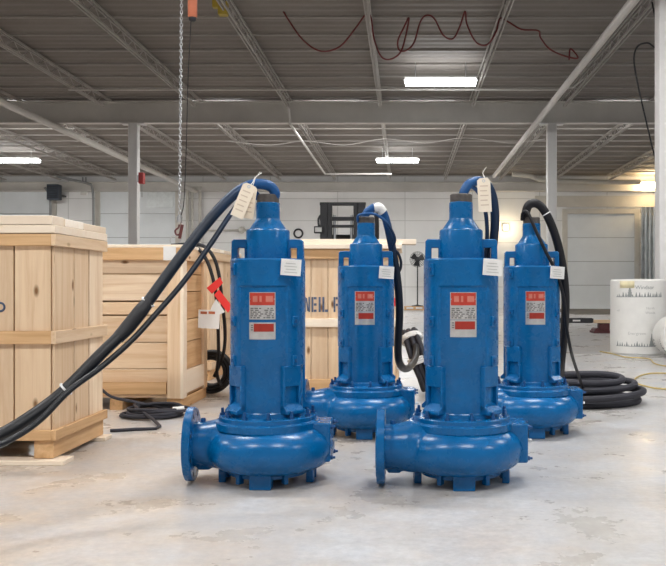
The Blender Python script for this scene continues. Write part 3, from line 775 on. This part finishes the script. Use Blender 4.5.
def crate3():
    x0 = -1.25; x1 = -.075; y0 = 7.0; y1 = 7.85
    o = thing('wooden_crate', 'wooden crate with dark stencilled letters NEIL, behind the rear left pump', 'crate', ((x0 + x1) / 2, y0 + .42, 0), 'wooden shipping crates')
    ox, oy = o.location.x, o.location.y
    def B(name, boxes, mat, bev=.003):
        mb = MB()
        for b in boxes: mb.box(b[0] - ox, b[1] - ox, b[2] - oy, b[3] - oy, b[4], b[5])
        return mb.obj(name, M[mat], o, bev)
    z = lambda py: gz(py, y0); zb = .11; zt = 1.27
    e = [x0, x0 + .2, x0 + .40, gx(311, y0), gx(328, y0), gx(349, y0), gx(372, y0), x1]
    B('front_panel', [(e[i] + .002, e[i + 1] - .002, y0, y0 + .022, zb, zt) for i in range(7)], 'pale2')
    B('side_panel', [(x1 - .022, x1, y0 + .022 + i * .2, y0 + .018 + (i + 1) * .2, zb, zt) for i in range(4)], 'pale2')
    B('side_panel', [(x0, x0 + .022, y0 + .022, y1, zb, zt)], 'pale2'); B('back_panel', [(x0 + .022, x1 - .022, y1 - .02, y1, zb, zt)], 'pale2')
    for za, zc, mt in ((z(327), z(318.5), 'cream0'), (1.19, 1.27, 'tan0'), (.115, .20, 'tan0')):
        B('batten', [(x0, x1 + .02, y0 - .026, y0, za, zc)], mt)
        B('batten', [(x1, x1 + .02, y0 + .001, y1, za, zc)], 'pale1')
    B('lid', [(x0 - .03, x1 + .05, y0 - .05 + i * .19, y0 - .05 + i * .19 + .183, 1.272, 1.31) for i in range(5)], 'cream0')
    for xa in (x0, -.71, x1 - .1): B('skid', [(xa, xa + .1, y0, y1, 0, .108)], 'tan1')
    # stencilled lettering: NEIL P
    mb = MB(); hh = z(297) - z(312); zl = z(312); yy = y0 - .0012 - oy
    def bar(pa, pb, za, zc): mb.box(gx(pa, y0) - ox, gx(pb, y0) - ox, yy, yy + .0012, zl + za * hh, zl + zc * hh)
    def diag(pa, pb):
        xa, xb = gx(pa, y0) - ox, gx(pb, y0) - ox; w = .012
        mb.prism([(xa, zl + hh * .94), (xa + w, zl + hh * .94), (xb, zl + hh * .06), (xb - w, zl + hh * .06)], yy, yy + .0012)
    bar(304.2, 305.9, 0, 1); bar(308.4, 310, 0, 1); diag(305.6, 308.8)
    bar(311.6, 313.4, 0, 1)
    for a in (0, .42, .84): bar(313.8, 316.6, a, a + .16)
    bar(318.6, 320.6, 0, 1)
    bar(322.4, 324.4, 0, 1); bar(324.8, 328, 0, .17)
    bar(333.6, 335.4, 0, 1); bar(335.8, 338, .84, 1); bar(335.8, 338, .4, .55); bar(338, 339.6, .5, .9)
    mb.obj('stencil_lettering', M['stencil'], o)
    # loose boards on top
    for i, (pa, pb, dy, rz) in enumerate(((300, 416, .06, .03), (262, 372, .28, -.05))):
        L = gx(pb, y0) - gx(pa, y0); c = ((gx(pa, y0) + gx(pb, y0)) / 2, y0 + dy, 1.31 + .0215)
        t = MB().obox((0, 0, 0), L, .14, .042).obj('loose_plank', M['cream0'], None, .003, c); t.rotation_euler.z = rz
        tag(t, ('cream plank lying on the stencilled crate, its end jutting out right', 'cream plank lying on the stencilled crate, further back and skewed')[i], 'plank', 'loose planks on the stencilled crate')
    rt = MB().box(gx(394, y0) - ox, gx(397.6, y0) - ox, y0 - .004 - oy, y0 - .0 - oy, z(306), z(298)); rt.obj('red_label', M['redflag'], o)
crate3()
def crate4():
    x1 = -2.0; x0 = -2.95; y0 = 8.7; y1 = 10.2
    o = thing('wooden_crate', 'farthest wooden crate, half hidden between the second crate and first pump', 'crate', ((x0 + x1) / 2, (y0 + y1) / 2, 0), 'wooden shipping crates')
    ox, oy = o.location.x, o.location.y
    def B(name, boxes, mat, bev=.003):
        mb = MB()
        for b in boxes: mb.box(b[0] - ox, b[1] - ox, b[2] - oy, b[3] - oy, b[4], b[5])
        return mb.obj(name, M[mat], o, bev)
    B('front_panel', [(x0 + i * .19, x0 + i * .19 + .185, y0, y0 + .022, .1, 1.32) for i in range(5)], 'pale2')
    B('side_panel', [(x1 - .022, x1, y0 + .022 + i * .21, y0 + .22 + i * .21, .1, 1.32) for i in range(7)], 'pale2')
    B('back_panel', [(x0, x1 - .022, y1 - .02, y1, .1, 1.32)], 'pale2'); B('side_panel', [(x0, x0 + .02, y0 + .022, y1 - .02, .1, 1.32)], 'pale2')
    for za in (.11, .62, 1.24):
        B('batten', [(x1, x1 + .025, y0 - .02, y1, za, za + .08)], 'pale1'); B('batten', [(x0, x1, y0 - .025, y0, za, za + .08)], 'pale0')
    B('lid', [(x0 - .02, x1 + .03, y0 - .03 + i * .2, y0 - .03 + i * .2 + .19, 1.322, 1.36) for i in range(8)], 'cream0')
    for xa in (x0, -2.53, x1 - .1): B('skid', [(xa, xa + .1, y0, y1, 0, .098)], 'tan1')
crate4()

# ------------------------------------------------------------------ loose cables on the floor and over the crate
def coil_left():
    o = thing('cable_coil', 'loose coil of black cable on the floor before the second crate', 'cable', (gx(155, 6.3), 6.28, 0))
    mb = MB(); rnd = random.Random(2); pts = []
    for i in range(5 * 14 + 5):
        a = 2 * PI * i / 14 + .8; t = i // 14; R = .225 + .03 * math.sin(i * .37) - .022 * (t % 3)
        pts.append((R * math.cos(a) * 1.0 + .012 * math.sin(t * 3), R * .8 * math.sin(a) + .03 * math.cos(t * 2), .012 + t * .013 + .004 * math.sin(i)))
    start = [at(100, 388, 6.5) - o.location, at(112, 397, 6.5) - o.location, at(135, 402, 6.45) - o.location]
    for q in start: q.z = max(q.z, .012)
    end = []
    for px, py in ((160, 428), (135, 431), (110, 432.5)):
        d = F * CZ / (py - HY); q = at(px, py, d) - o.location; q.z = .012; end.append(q)
    mb.tube(start + pts + end, .0115, 8, 0, 3); mb.obj('cable', M['greyrub'], o)
    e = at(180, 414, 6.25) - o.location
    MB().tube([e + Vector((-.045, -.03, .035)), e + Vector((.03, .0, .04))], .02, 10, 0, 0).obj('white_tape', M['paper'], o)
coil_left()
def hanging():
    o = thing('hanging_cable', 'pair of black cables arching over the second crate down to the floor', 'cable', (gx(218, 7.5), 7.5, 0))
    L = o.location
    A = [(172, 245.3, 7.1), (186, 244.5, 7.3), (197, 248, 7.1), (206, 259, 7.08), (212, 275, 7.06), (216, 295, 7.06), (218, 325, 7.15), (218.5, 355, 7.35), (217, 374, 7.5), (222, 386, 7.5), (228, 380, 7.5)]
    C = [(176, 245.3, 7.15), (192, 244, 7.2), (205, 247, 7.12), (214, 258, 7.1), (219, 275, 7.1), (222, 300, 7.1), (225, 330, 7.2), (224, 350, 7.4), (219, 366, 7.56), (214, 377, 7.56)]
    MB().tube([at(*q) - L for q in A], .015, 10).obj('cable', M['rubber'], o)
    MB().tube([at(*q) - L for q in C], .015, 10).obj('cable', M['rubber'], o)
    mb = MB(); cx = gx(208, 7.5) - L.x
    for i in range(9):
        pts = []
        for k in range(18):
            a = 2 * PI * k / 18; R = .125 + .027 * (i % 3)
            pts.append((cx + R * math.cos(a), .10 + (i // 3) * .032 + .012 * math.sin(a + i), .197 + R * math.sin(a) + .002 * (i // 3)))
        mb.tube(pts, .0155, 8, 0, 3, True)
    mb.obj('coil', M['rubber'], o)
hanging()
def quad(pts, d, name, mat, parent, L, t=.002):
    v = [at(px, py, d) - L for px, py in pts]; n = len(v)
    mb = MB(); mb.add(v + [p + Vector((0, t, 0)) for p in v], [list(range(n)), [n + i for i in range(n)][::-1]] + [[i, (i + 1) % n, n + (i + 1) % n, n + i] for i in range(n)])
    return mb.obj(name, M[mat], parent)
o = thing('warning_flag', 'red and white tape flags tied to the black hanging cables', 'tape', at(215, 295, 7.03)); L = o.location
quad([(206.5, 288), (220, 277), (223, 283), (212, 294)], 7.03, 'red_tape', 'redflag', o, L)
quad([(214, 295), (219, 289.5), (232, 306), (228, 313)], 7.02, 'red_tape', 'redflag', o, L)
quad([(212, 306), (216, 299), (225, 312), (216, 316), (206, 322)], 7.025, 'white_tape', 'paper', o, L)
o = thing('paper_card', 'white card with an orange printed line below the red tape flags', 'card', at(209, 320, 7.01)); L = o.location
c = quad([(198.5, 309.5), (220, 310.5), (219, 329), (198, 328)], 7.01, 'card', 'paper', o, L)
for x0 in (200.5, 208.5): quad([(x0, 311.3), (x0 + 6.5, 311.6), (x0 + 6.5, 314.2), (x0, 313.9)], 7.0085, 'orange_print', 'orange', c, L, .0008)

yh = [(668, 374), (655, 373.8), (645, 375), (637, 378), (634.5, 381), (638, 384.5), (648, 387.5), (660, 389.5), (690, 391)]
pts = []
for px, py in yh:
    d = F * CZ / (py - HY); q = at(px, py, d); q.z = .008; pts.append(q)
tag(MB().tube(pts, .008, 8).obj('yellow_hose', M['hose']), 'thin yellow hose looped on the floor at the right edge', 'hose')
pts = []
for px, py in ((600, 350.6), (612, 353), (625, 356.3), (640, 357.3), (650, 358.5), (655, 363), (670, 366), (700, 367)):
    d = F * CZ / (py - HY) - .55 if False else F * CZ / (py + 1.5 - HY); q = at(px, py, d); q.z = .012; pts.append(q)
pts = pts
tag(MB().tube(pts, .008, 8).obj('yellow_hose', M['hose']), 'yellow hose lying along the foot of the white printed roll', 'hose')

# ------------------------------------------------------------------ white printed rolls
def tree(cx, zb, h, w):
    pts = [(cx - w * .08, zb)]
    for j in range(4): 
        f = 1 - j / 4; pts += [(cx - w / 2 * f, zb + h * (.1 + .22 * j)), (cx - w / 2 * f * .55, zb + h * (.1 + .22 * j + .17))]
    L = pts; R = [(2 * cx - x, z) for x, z in pts[::-1]]
    return L + [(cx, zb + h)] + R
def roll(lying, loc, R, H, label):
    o = thing('paper_roll', label, 'roll', loc, 'white printed rolls')
    if lying: o.rotation_euler = (PI / 2, 0, 0)
    prof = [(R * .25, 0.0), (R - .015, 0), (R, .02), (R * 1.004, H * .3), (R * .997, H * .6), (R, H - .03), (R - .02, H - .004), (R * .3, H), (R * .12, H - .05)]
    MB().lathe(prof, 64).obj('wrapped_body', M['wrap'], o)
    Rr = R * 1.0055
    wr = lambda x, y, z: ((Rr + z) * math.cos(-PI / 2 - .25 + x / Rr), (Rr + z) * math.sin(-PI / 2 - .25 + x / Rr), y)
    pr = MB(); rnd = random.Random(4)
    def poly(p):
        n = len(p); c = (sum(x for x, z in p) / n, sum(z for x, z in p) / n)
        vs = [wr(x, z, 0) for x, z in p] + [wr(x, z, .0008) for x, z in p]
        pr.add(vs, [[n + i for i in range(n)], list(range(n))[::-1]] + [[i, (i + 1) % n, n + (i + 1) % n, n + i] for i in range(n)])
    for row, (zb, big, bh) in enumerate(((H * .765, -.12, .16), (H * .115, .19, .185))):
        x = -.32
        while x < .36:
            hh = rnd.uniform(.025, .075); poly(tree(x, zb, hh, hh * .55)); x += rnd.uniform(.028, .05)
        poly(tree(big, zb, bh, .085)); 
        for s in range(8): poly([(-.35 + s * .09, zb - .006), (-.26 + s * .09, zb - .006), (-.26 + s * .09, zb + .002), (-.35 + s * .09, zb + .002)])
    if row: text_mb('Windsor', .075, lambda x, y, z: wr(x + .09, y + H * .865, z), 0, pr)
    pr.obj('tree_print', M['print'], o)
    pp = MB()
    text_mb('Evergreen', .062, lambda x, y, z: wr(x - .02, y + H * .265, z), 0, pp)
    text_mb('North', .05, lambda x, y, z: wr(x + .17, y + H * .60, z), 0, pp); text_mb('Woods', .05, lambda x, y, z: wr(x + .17, y + H * .54, z), 0, pp)
    text_mb('roll', .04, lambda x, y, z: wr(x - .31, y + H * .57, z), 0, pp)
    pp.obj('pale_lettering', M['printpale'], o)
    if not lying:
        cl = MB(); vs = []
        for k in range(9):
            a = -PI / 2 - .95 + k * .07
            vs += [((Rr + .001) * math.cos(a), (Rr + .001) * math.sin(a), H - .13), ((Rr + .001) * math.cos(a), (Rr + .001) * math.sin(a), H - .03)]
        cl.add(vs, [[2 * k, 2 * k + 2, 2 * k + 3, 2 * k + 1] for k in range(8)]); 
        so = cl.obj('yellow_sticker', paint('pale yellow sticker', (.78, .70, .45), .6), o); sd = so.modifiers.new('s', 'SOLIDIFY'); sd.thickness = .001; sd.offset = 1
    return o
roll(False, (gx(638, 12.4), 12.4, 0), .395, 1.08, 'white wrapped roll printed with grey fir trees, standing at right')
roll(True, (gx(683, 11.4), 11.86, .288), .285, .46, 'white wrapped roll lying on its side at the right edge')

# ------------------------------------------------------------------ bar on its jack in the back
o = thing('steel_bar', 'black square bar with a white mark, propped off the floor behind the right pump', 'bar', (gx(562, 18), 18, .21))
w = gx(592, 18) - gx(562, 18)
MB().box(-1.0, w, -.06, .06, 0, .105).obj('bar', M['dark'], o, .008)
MB().box(w - .42, w - .26, -.062, -.06, .035, .07).obj('white_mark', M['paper'], o)
MB().box(w, w + .02, -.05, .05, .01, .095).obj('end_cap', M['dark'], o)
o = thing('jack_stand', 'low oxide red jack stand under the black bar end', 'jack', (gx(603, 18), 18, 0))
MB().box(-.24, .3, -.22, .22, .0, .05).obj('base', M['rust'], o, .01)
MB().box(-.1, .12, -.1, .1, .05, .21).obj('body', M['rust'], o, .01)
MB().cyl(.05, (-.16, -.2, .06), (-.16, .2, .06)).obj('roller', M['rust'], o)
tag(MB().box(gx(592.8, 18), gx(622, 18), 17.85, 18.15, .212, .275).obj('timber_block', M['pale0'], None, .006), 'short pale timber lying across the red jack stand', 'timber')
o = thing('steel_prop', 'dark block under the hidden end of the black bar', 'block', (gx(548, 18), 18, 0)); 
MB().box(-.15, .15, -.15, .15, 0, .2).obj('block', M['rust'], o, .01); MB().box(-.1, .1, -.1, .1, .2, .209).obj('pad', M['rubber'], o)

# ------------------------------------------------------------------ fan on its pallet
yf = 36.8
o = thing('pallet', 'small low wooden pallet by the back wall carrying the fan', 'pallet', (gx(414.5, yf), yf, 0))
MB().box(-.45, .45, -.4, -.28, .13, .16).box(-.45, .45, -.2, -.08, .13, .16).box(-.45, .45, .0, .12, .13, .16).box(-.45, .45, .2, .4, .13, .16).obj('deck_boards', M['tan0'], o)
for x in (-.45, -.05, .35): MB().box(x, x + .1, -.4, .4, .03, .13).obj('stringer', M['tan1'], o)
MB().box(-.45, .45, -.4, -.3, 0, .03).box(-.45, .45, .3, .4, 0, .03).obj('base_boards', M['tan0'], o)
o = thing('pedestal_fan', 'dark round pedestal fan standing on the pallet at the back wall', 'fan', (gx(417.5, yf), yf, .16))
hz = gz(259.5, yf) - .16
MB().lathe([(.25, 0), (.25, .03), (.06, .06), (.03, .08)], 24).obj('base', M['dark'], o)
MB().tube([(0, 0, .06), (0, 0, hz - .1)], .025, 8, 0, 0).obj('pole', M['dark'], o)
MB().lathe([(.11, -.02), (.13, .05), (.10, .2)], 16, (0, 0, hz), 'y').obj('motor', M['dark'], o)
g = MB()
for k, R in enumerate((.33, .28, .22, .16, .1)): g.torus((0, -.16 + .01 * k * -1, hz), R, .008, 'y', 28, 5); g.torus((0, .0, hz), R, .006, 'y', 28, 5)
for k in range(20):
    a = 2 * PI * k / 20; c, s_ = ang(a); g.tube([(.06 * c, -.2, hz + .06 * s_), (.33 * c, -.16, hz + .33 * s_), (.34 * c, -.08, hz + .34 * s_), (.33 * c, 0, hz + .33 * s_)], .005, 4, 0, 0)
g.obj('cage', M['dark'], o)
hub = MB().lathe([(.06, -.12), (.06, -.03)], 16, (0, 0, hz), 'y').obj('hub', M['dark'], o)
for k in range(3):
    a = 2 * PI * k / 3 + .4; c, s_ = ang(a); n = ang(a + PI / 2)
    b = MB(); vs = []
    for r_, w_, tw in ((.05, .05, .05), (.18, .12, .04), (.29, .13, .02)):
        for s in (-1, 1): vs += [(c * r_ + n[0] * w_ * s, -.075 + tw * s * .6, hz + s_ * r_ + n[1] * w_ * s), (c * r_ + n[0] * w_ * s, -.069 + tw * s * .6, hz + s_ * r_ + n[1] * w_ * s)]
    fs = []
    for i in range(2):
        q = i * 4; fs += [[q, q + 2, q + 6, q + 4], [q + 1, q + 5, q + 7, q + 3], [q, q + 4, q + 5, q + 1], [q + 2, q + 3, q + 7, q + 6]]
    fs += [[0, 1, 3, 2], [8, 10, 11, 9]]
    b.add(vs, fs).obj('blade', M['dark'], hub)

# ------------------------------------------------------------------ forklift behind the stencilled crate
fy = 17.0
o = thing('forklift', 'black forklift whose mast rises behind the stencilled crate', 'forklift', (gx(343, fy), fy, 0))
zt = gz(202.5, fy)
for s in (-1, 1):
    MB().box(s * .375 - .075, s * .375 + .075, -.08, .08, .12, zt - .03).obj('mast_upright', M['dark'], o, .006)
    MB().box(s * .255 - .04, s * .255 + .04, -.11, .05, .12, zt - .03).obj('inner_rail', M['dark'], o, .004)
    MB().box(s * .28 - .05, s * .28 + .05, -1.2, -.14, .06, .11).box(s * .28 - .05, s * .28 + .05, -.18, -.13, .06, .7).obj('fork', M['dark'], o, .004)
    MB().cyl(.03, (s * .17, .03, .2), (s * .17, .03, zt - .25)).obj('lift_cylinder', M['steel'], o)
for z0, z1 in ((zt - .06, zt + .0), (zt - .36, zt - .29), (zt - .5, zt - .45), (1.3, 1.4)):
    MB().box(-.46, .46, -.06, .085, z0, z1).obj('crossbar', M['dark'], o, .006)
MB().box(-.44, .44, -.135, -.11, .35, .45).box(-.44, .44, -.135, -.11, .62, .7).obj('carriage', M['dark'], o, .004)
MB().prism([(-.52, .25), (.52, .25), (.52, 1.0), (.4, 1.1), (-.4, 1.1), (-.52, 1.0)], .25, 1.1).box(-.54, .54, 1.1, 2.2, .2, 1.05).obj('chassis', M['yellow'], o, .03)
MB().box(-.25, .25, 1.15, 1.6, 1.05, 1.2).box(-.25, .25, 1.55, 1.68, 1.2, 1.7).obj('seat', M['dark'], o, .03)
gd = MB()
for x in (-.48, .48):
    gd.tube([(x, .35, 1.0), (x, .5, 2.02)], .03, 8, 0, 0).tube([(x, 1.9, 1.0), (x, 1.8, 2.02)], .03, 8, 0, 0).tube([(x, .45, 2.02), (x, 1.85, 2.02)], .03, 8, 0, 0)
for k in range(7): gd.tube([(-.48, .5 + k * .21, 2.03), (.48, .5 + k * .21, 2.03)], .02, 6, 0, 0)
gd.obj('overhead_guard', M['dark'], o)
for x in (-.5, .5):
    for y, r in ((.45, .3), (1.9, .25)): MB().lathe([(r * .6, -.1), (r, -.08), (r, .08), (r * .6, .1)], 24, (x, y, r), 'x').obj('wheel', M['rubber'], o)
lx = gx(319, fy) - o.location.x
MB().tube([(-.4, 0, gz(214, fy)), (lx + .06, 0, gz(214, fy)), (lx - .01, -.02, gz(219, fy)), (lx, -.03, gz(227, fy))], .022, 8, 0, 4).obj('lamp_bracket', M['dark'], o)
hl = MB().box(lx - .09, lx + .09, -.12, .03, gz(233.5, fy), gz(226.5, fy)).obj('work_lamp', M['dark'], o, .01)
MB().box(lx - .065, lx + .065, -.126, -.12, gz(232.2, fy), gz(227.8, fy)).obj('lens', paint('lamp lens', (.6, .6, .58), .2), hl)
hx = gx(376.5, fy) - o.location.x
MB().tube([(hx, .03, 1.5), (hx, .03, gz(217, fy)), (hx - .1, .03, gz(212, fy)), (.44, .03, gz(212, fy))], .045, 8, 0, 4).obj('hose_guide', M['dark'], o)

# ------------------------------------------------------------------ hoist
hy = 9.0
o = thing('chain_hoist', 'orange chain hoist above with its long steel chain and hook', 'hoist', at(186, -40, hy))
L = o.location
MB().lathe([(.035, 0), (.05, .05), (.05, .22), (.042, .3)], 16, at(192.5, 20.5, hy) - L).obj('chain_bag', M['orange'], o)
MB().lathe([(.02, -.012), (.036, 0), (.048, .045), (.049, .075)], 16, at(192.5, 20.5, hy) - L).obj('bag_tip', M['dark'], o)
MB().box(-.18, .22, -.14, .14, 0.05, .38).obj('hoist_body', M['orange'], o, .03)
MB().tube([(0, 0, .36), (0, 0, ZC - L.z - .0)], .02, 8, 0, 0).obj('suspension_rod', M['dark'], o)
ch = MB(); top = at(182, -40, hy) - L + Vector((0, 0, .1)); bot = at(179.5, 216, hy) - L; n = int((top - bot).length / .034)
for i in range(n):
    c = top.lerp(bot, i / n); pts = []
    for k in range(10):
        a = 2 * PI * k / 10; u = .013 * math.cos(a); v = .023 * math.sin(a)
        pts.append(c + (Vector((u, 0, v)) if i % 2 else Vector((0, u, v))))
    ch.tube(pts, .0042, 5, 0, 0, True)
ch.obj('chain', M['steel'], o)
MB().tube([at(191, 20, hy) - L, at(188, 80, hy) - L, at(186.5, 140, hy) - L, at(184, 200, hy) - L, at(181, 216, hy) - L], .005, 6).obj('pendant_cord', M['rubber'], o)
MB().lathe([(.012, -.02), (.03, .0), (.032, .06), (.015, .08)], 12, bot + Vector((0, 0, -.07))).obj('hook_block', M['steel'], o)
h0 = bot + Vector((0, 0, -.07))
MB().tube([h0, h0 + Vector((-.01, 0, -.05)), h0 + Vector((-.045, 0, -.085)), h0 + Vector((-.03, 0, -.13)), h0 + Vector((.01, 0, -.12))], .01, 8).obj('hook', M['rust'], o)
MB().tube([h0 + Vector((.03, 0, -.02)), h0 + Vector((-.0, 0, -.17))], .017, 8, 0, 0).obj('pendant_grip', M['rust'], o)
MB().torus(h0 + Vector((-.045, 0, -.19)), .055, .006, 'y', 20, 6).obj('sling_ring', M['steel'], o)
ty = 14.7
o = thing('beam_trolley', 'yellow trolley hung at the end of a ceiling joist, top left', 'trolley', at(222, 8, ty))
MB().box(-.06, .10, -.08, .08, -.13, .1).obj('body', M['yellow'], o, .015); MB().box(-.16, -.02, -.06, .06, .0, .14).obj('cheek_plate', M['yellow'], o, .01)
MB().lathe([(.05, -.1), (.05, .1)], 14, (.03, 0, .1), 'y').obj('wheel', M['dark'], o)
MB().tube([(0, 0, .1), (0, 0, 5.85 - o.location.z)], .02, 8, 0, 0).obj('hanger', M['dark'], o)
rb = thing('fire_alarm', 'small red box fixed high on the left column', 'alarm', (gx(142, 22.8), 22.8, gz(184, 22.8)))
MB().box(-.07, .06, -.1, .09, 0, .30).obj('box', M['redbox'], rb, .015); MB().box(-.12, -.07, -.02, .02, .05, .25).obj('bracket', M['steel'], rb)
MB().tube([(0, 0, 0), (0, 0, -.35)], .012, 6, 0, 0).obj('pull_chain', M['seam'], rb)

# ------------------------------------------------------------------ daylight from the open side behind the camera, camera
w = bpy.data.worlds.new('daylight'); S.world = w; w.use_nodes = True
bg = w.node_tree.nodes['Background']; bg.inputs['Color'].default_value = (.93, .96, 1, 1); bg.inputs['Strength'].default_value = .38
cam = bpy.data.cameras.new('camera'); co = bpy.data.objects.new('camera', cam); COL.objects.link(co); S.camera = co
co.location = (0, 0, CZ); co.rotation_euler = (PI / 2, 0, 0)
cam.sensor_fit = 'HORIZONTAL'; cam.sensor_width = 36; cam.lens = 36 * F / 666; cam.shift_x = (333 - VX) / 666; cam.shift_y = (HY - 283) / 666
cam.clip_start = .05; cam.clip_end = 200
S.view_settings.view_transform = 'Standard'; S.view_settings.look = 'None'; S.view_settings.gamma = 1; S.view_settings.use_curve_mapping = False
S.view_settings.exposure = 0.16
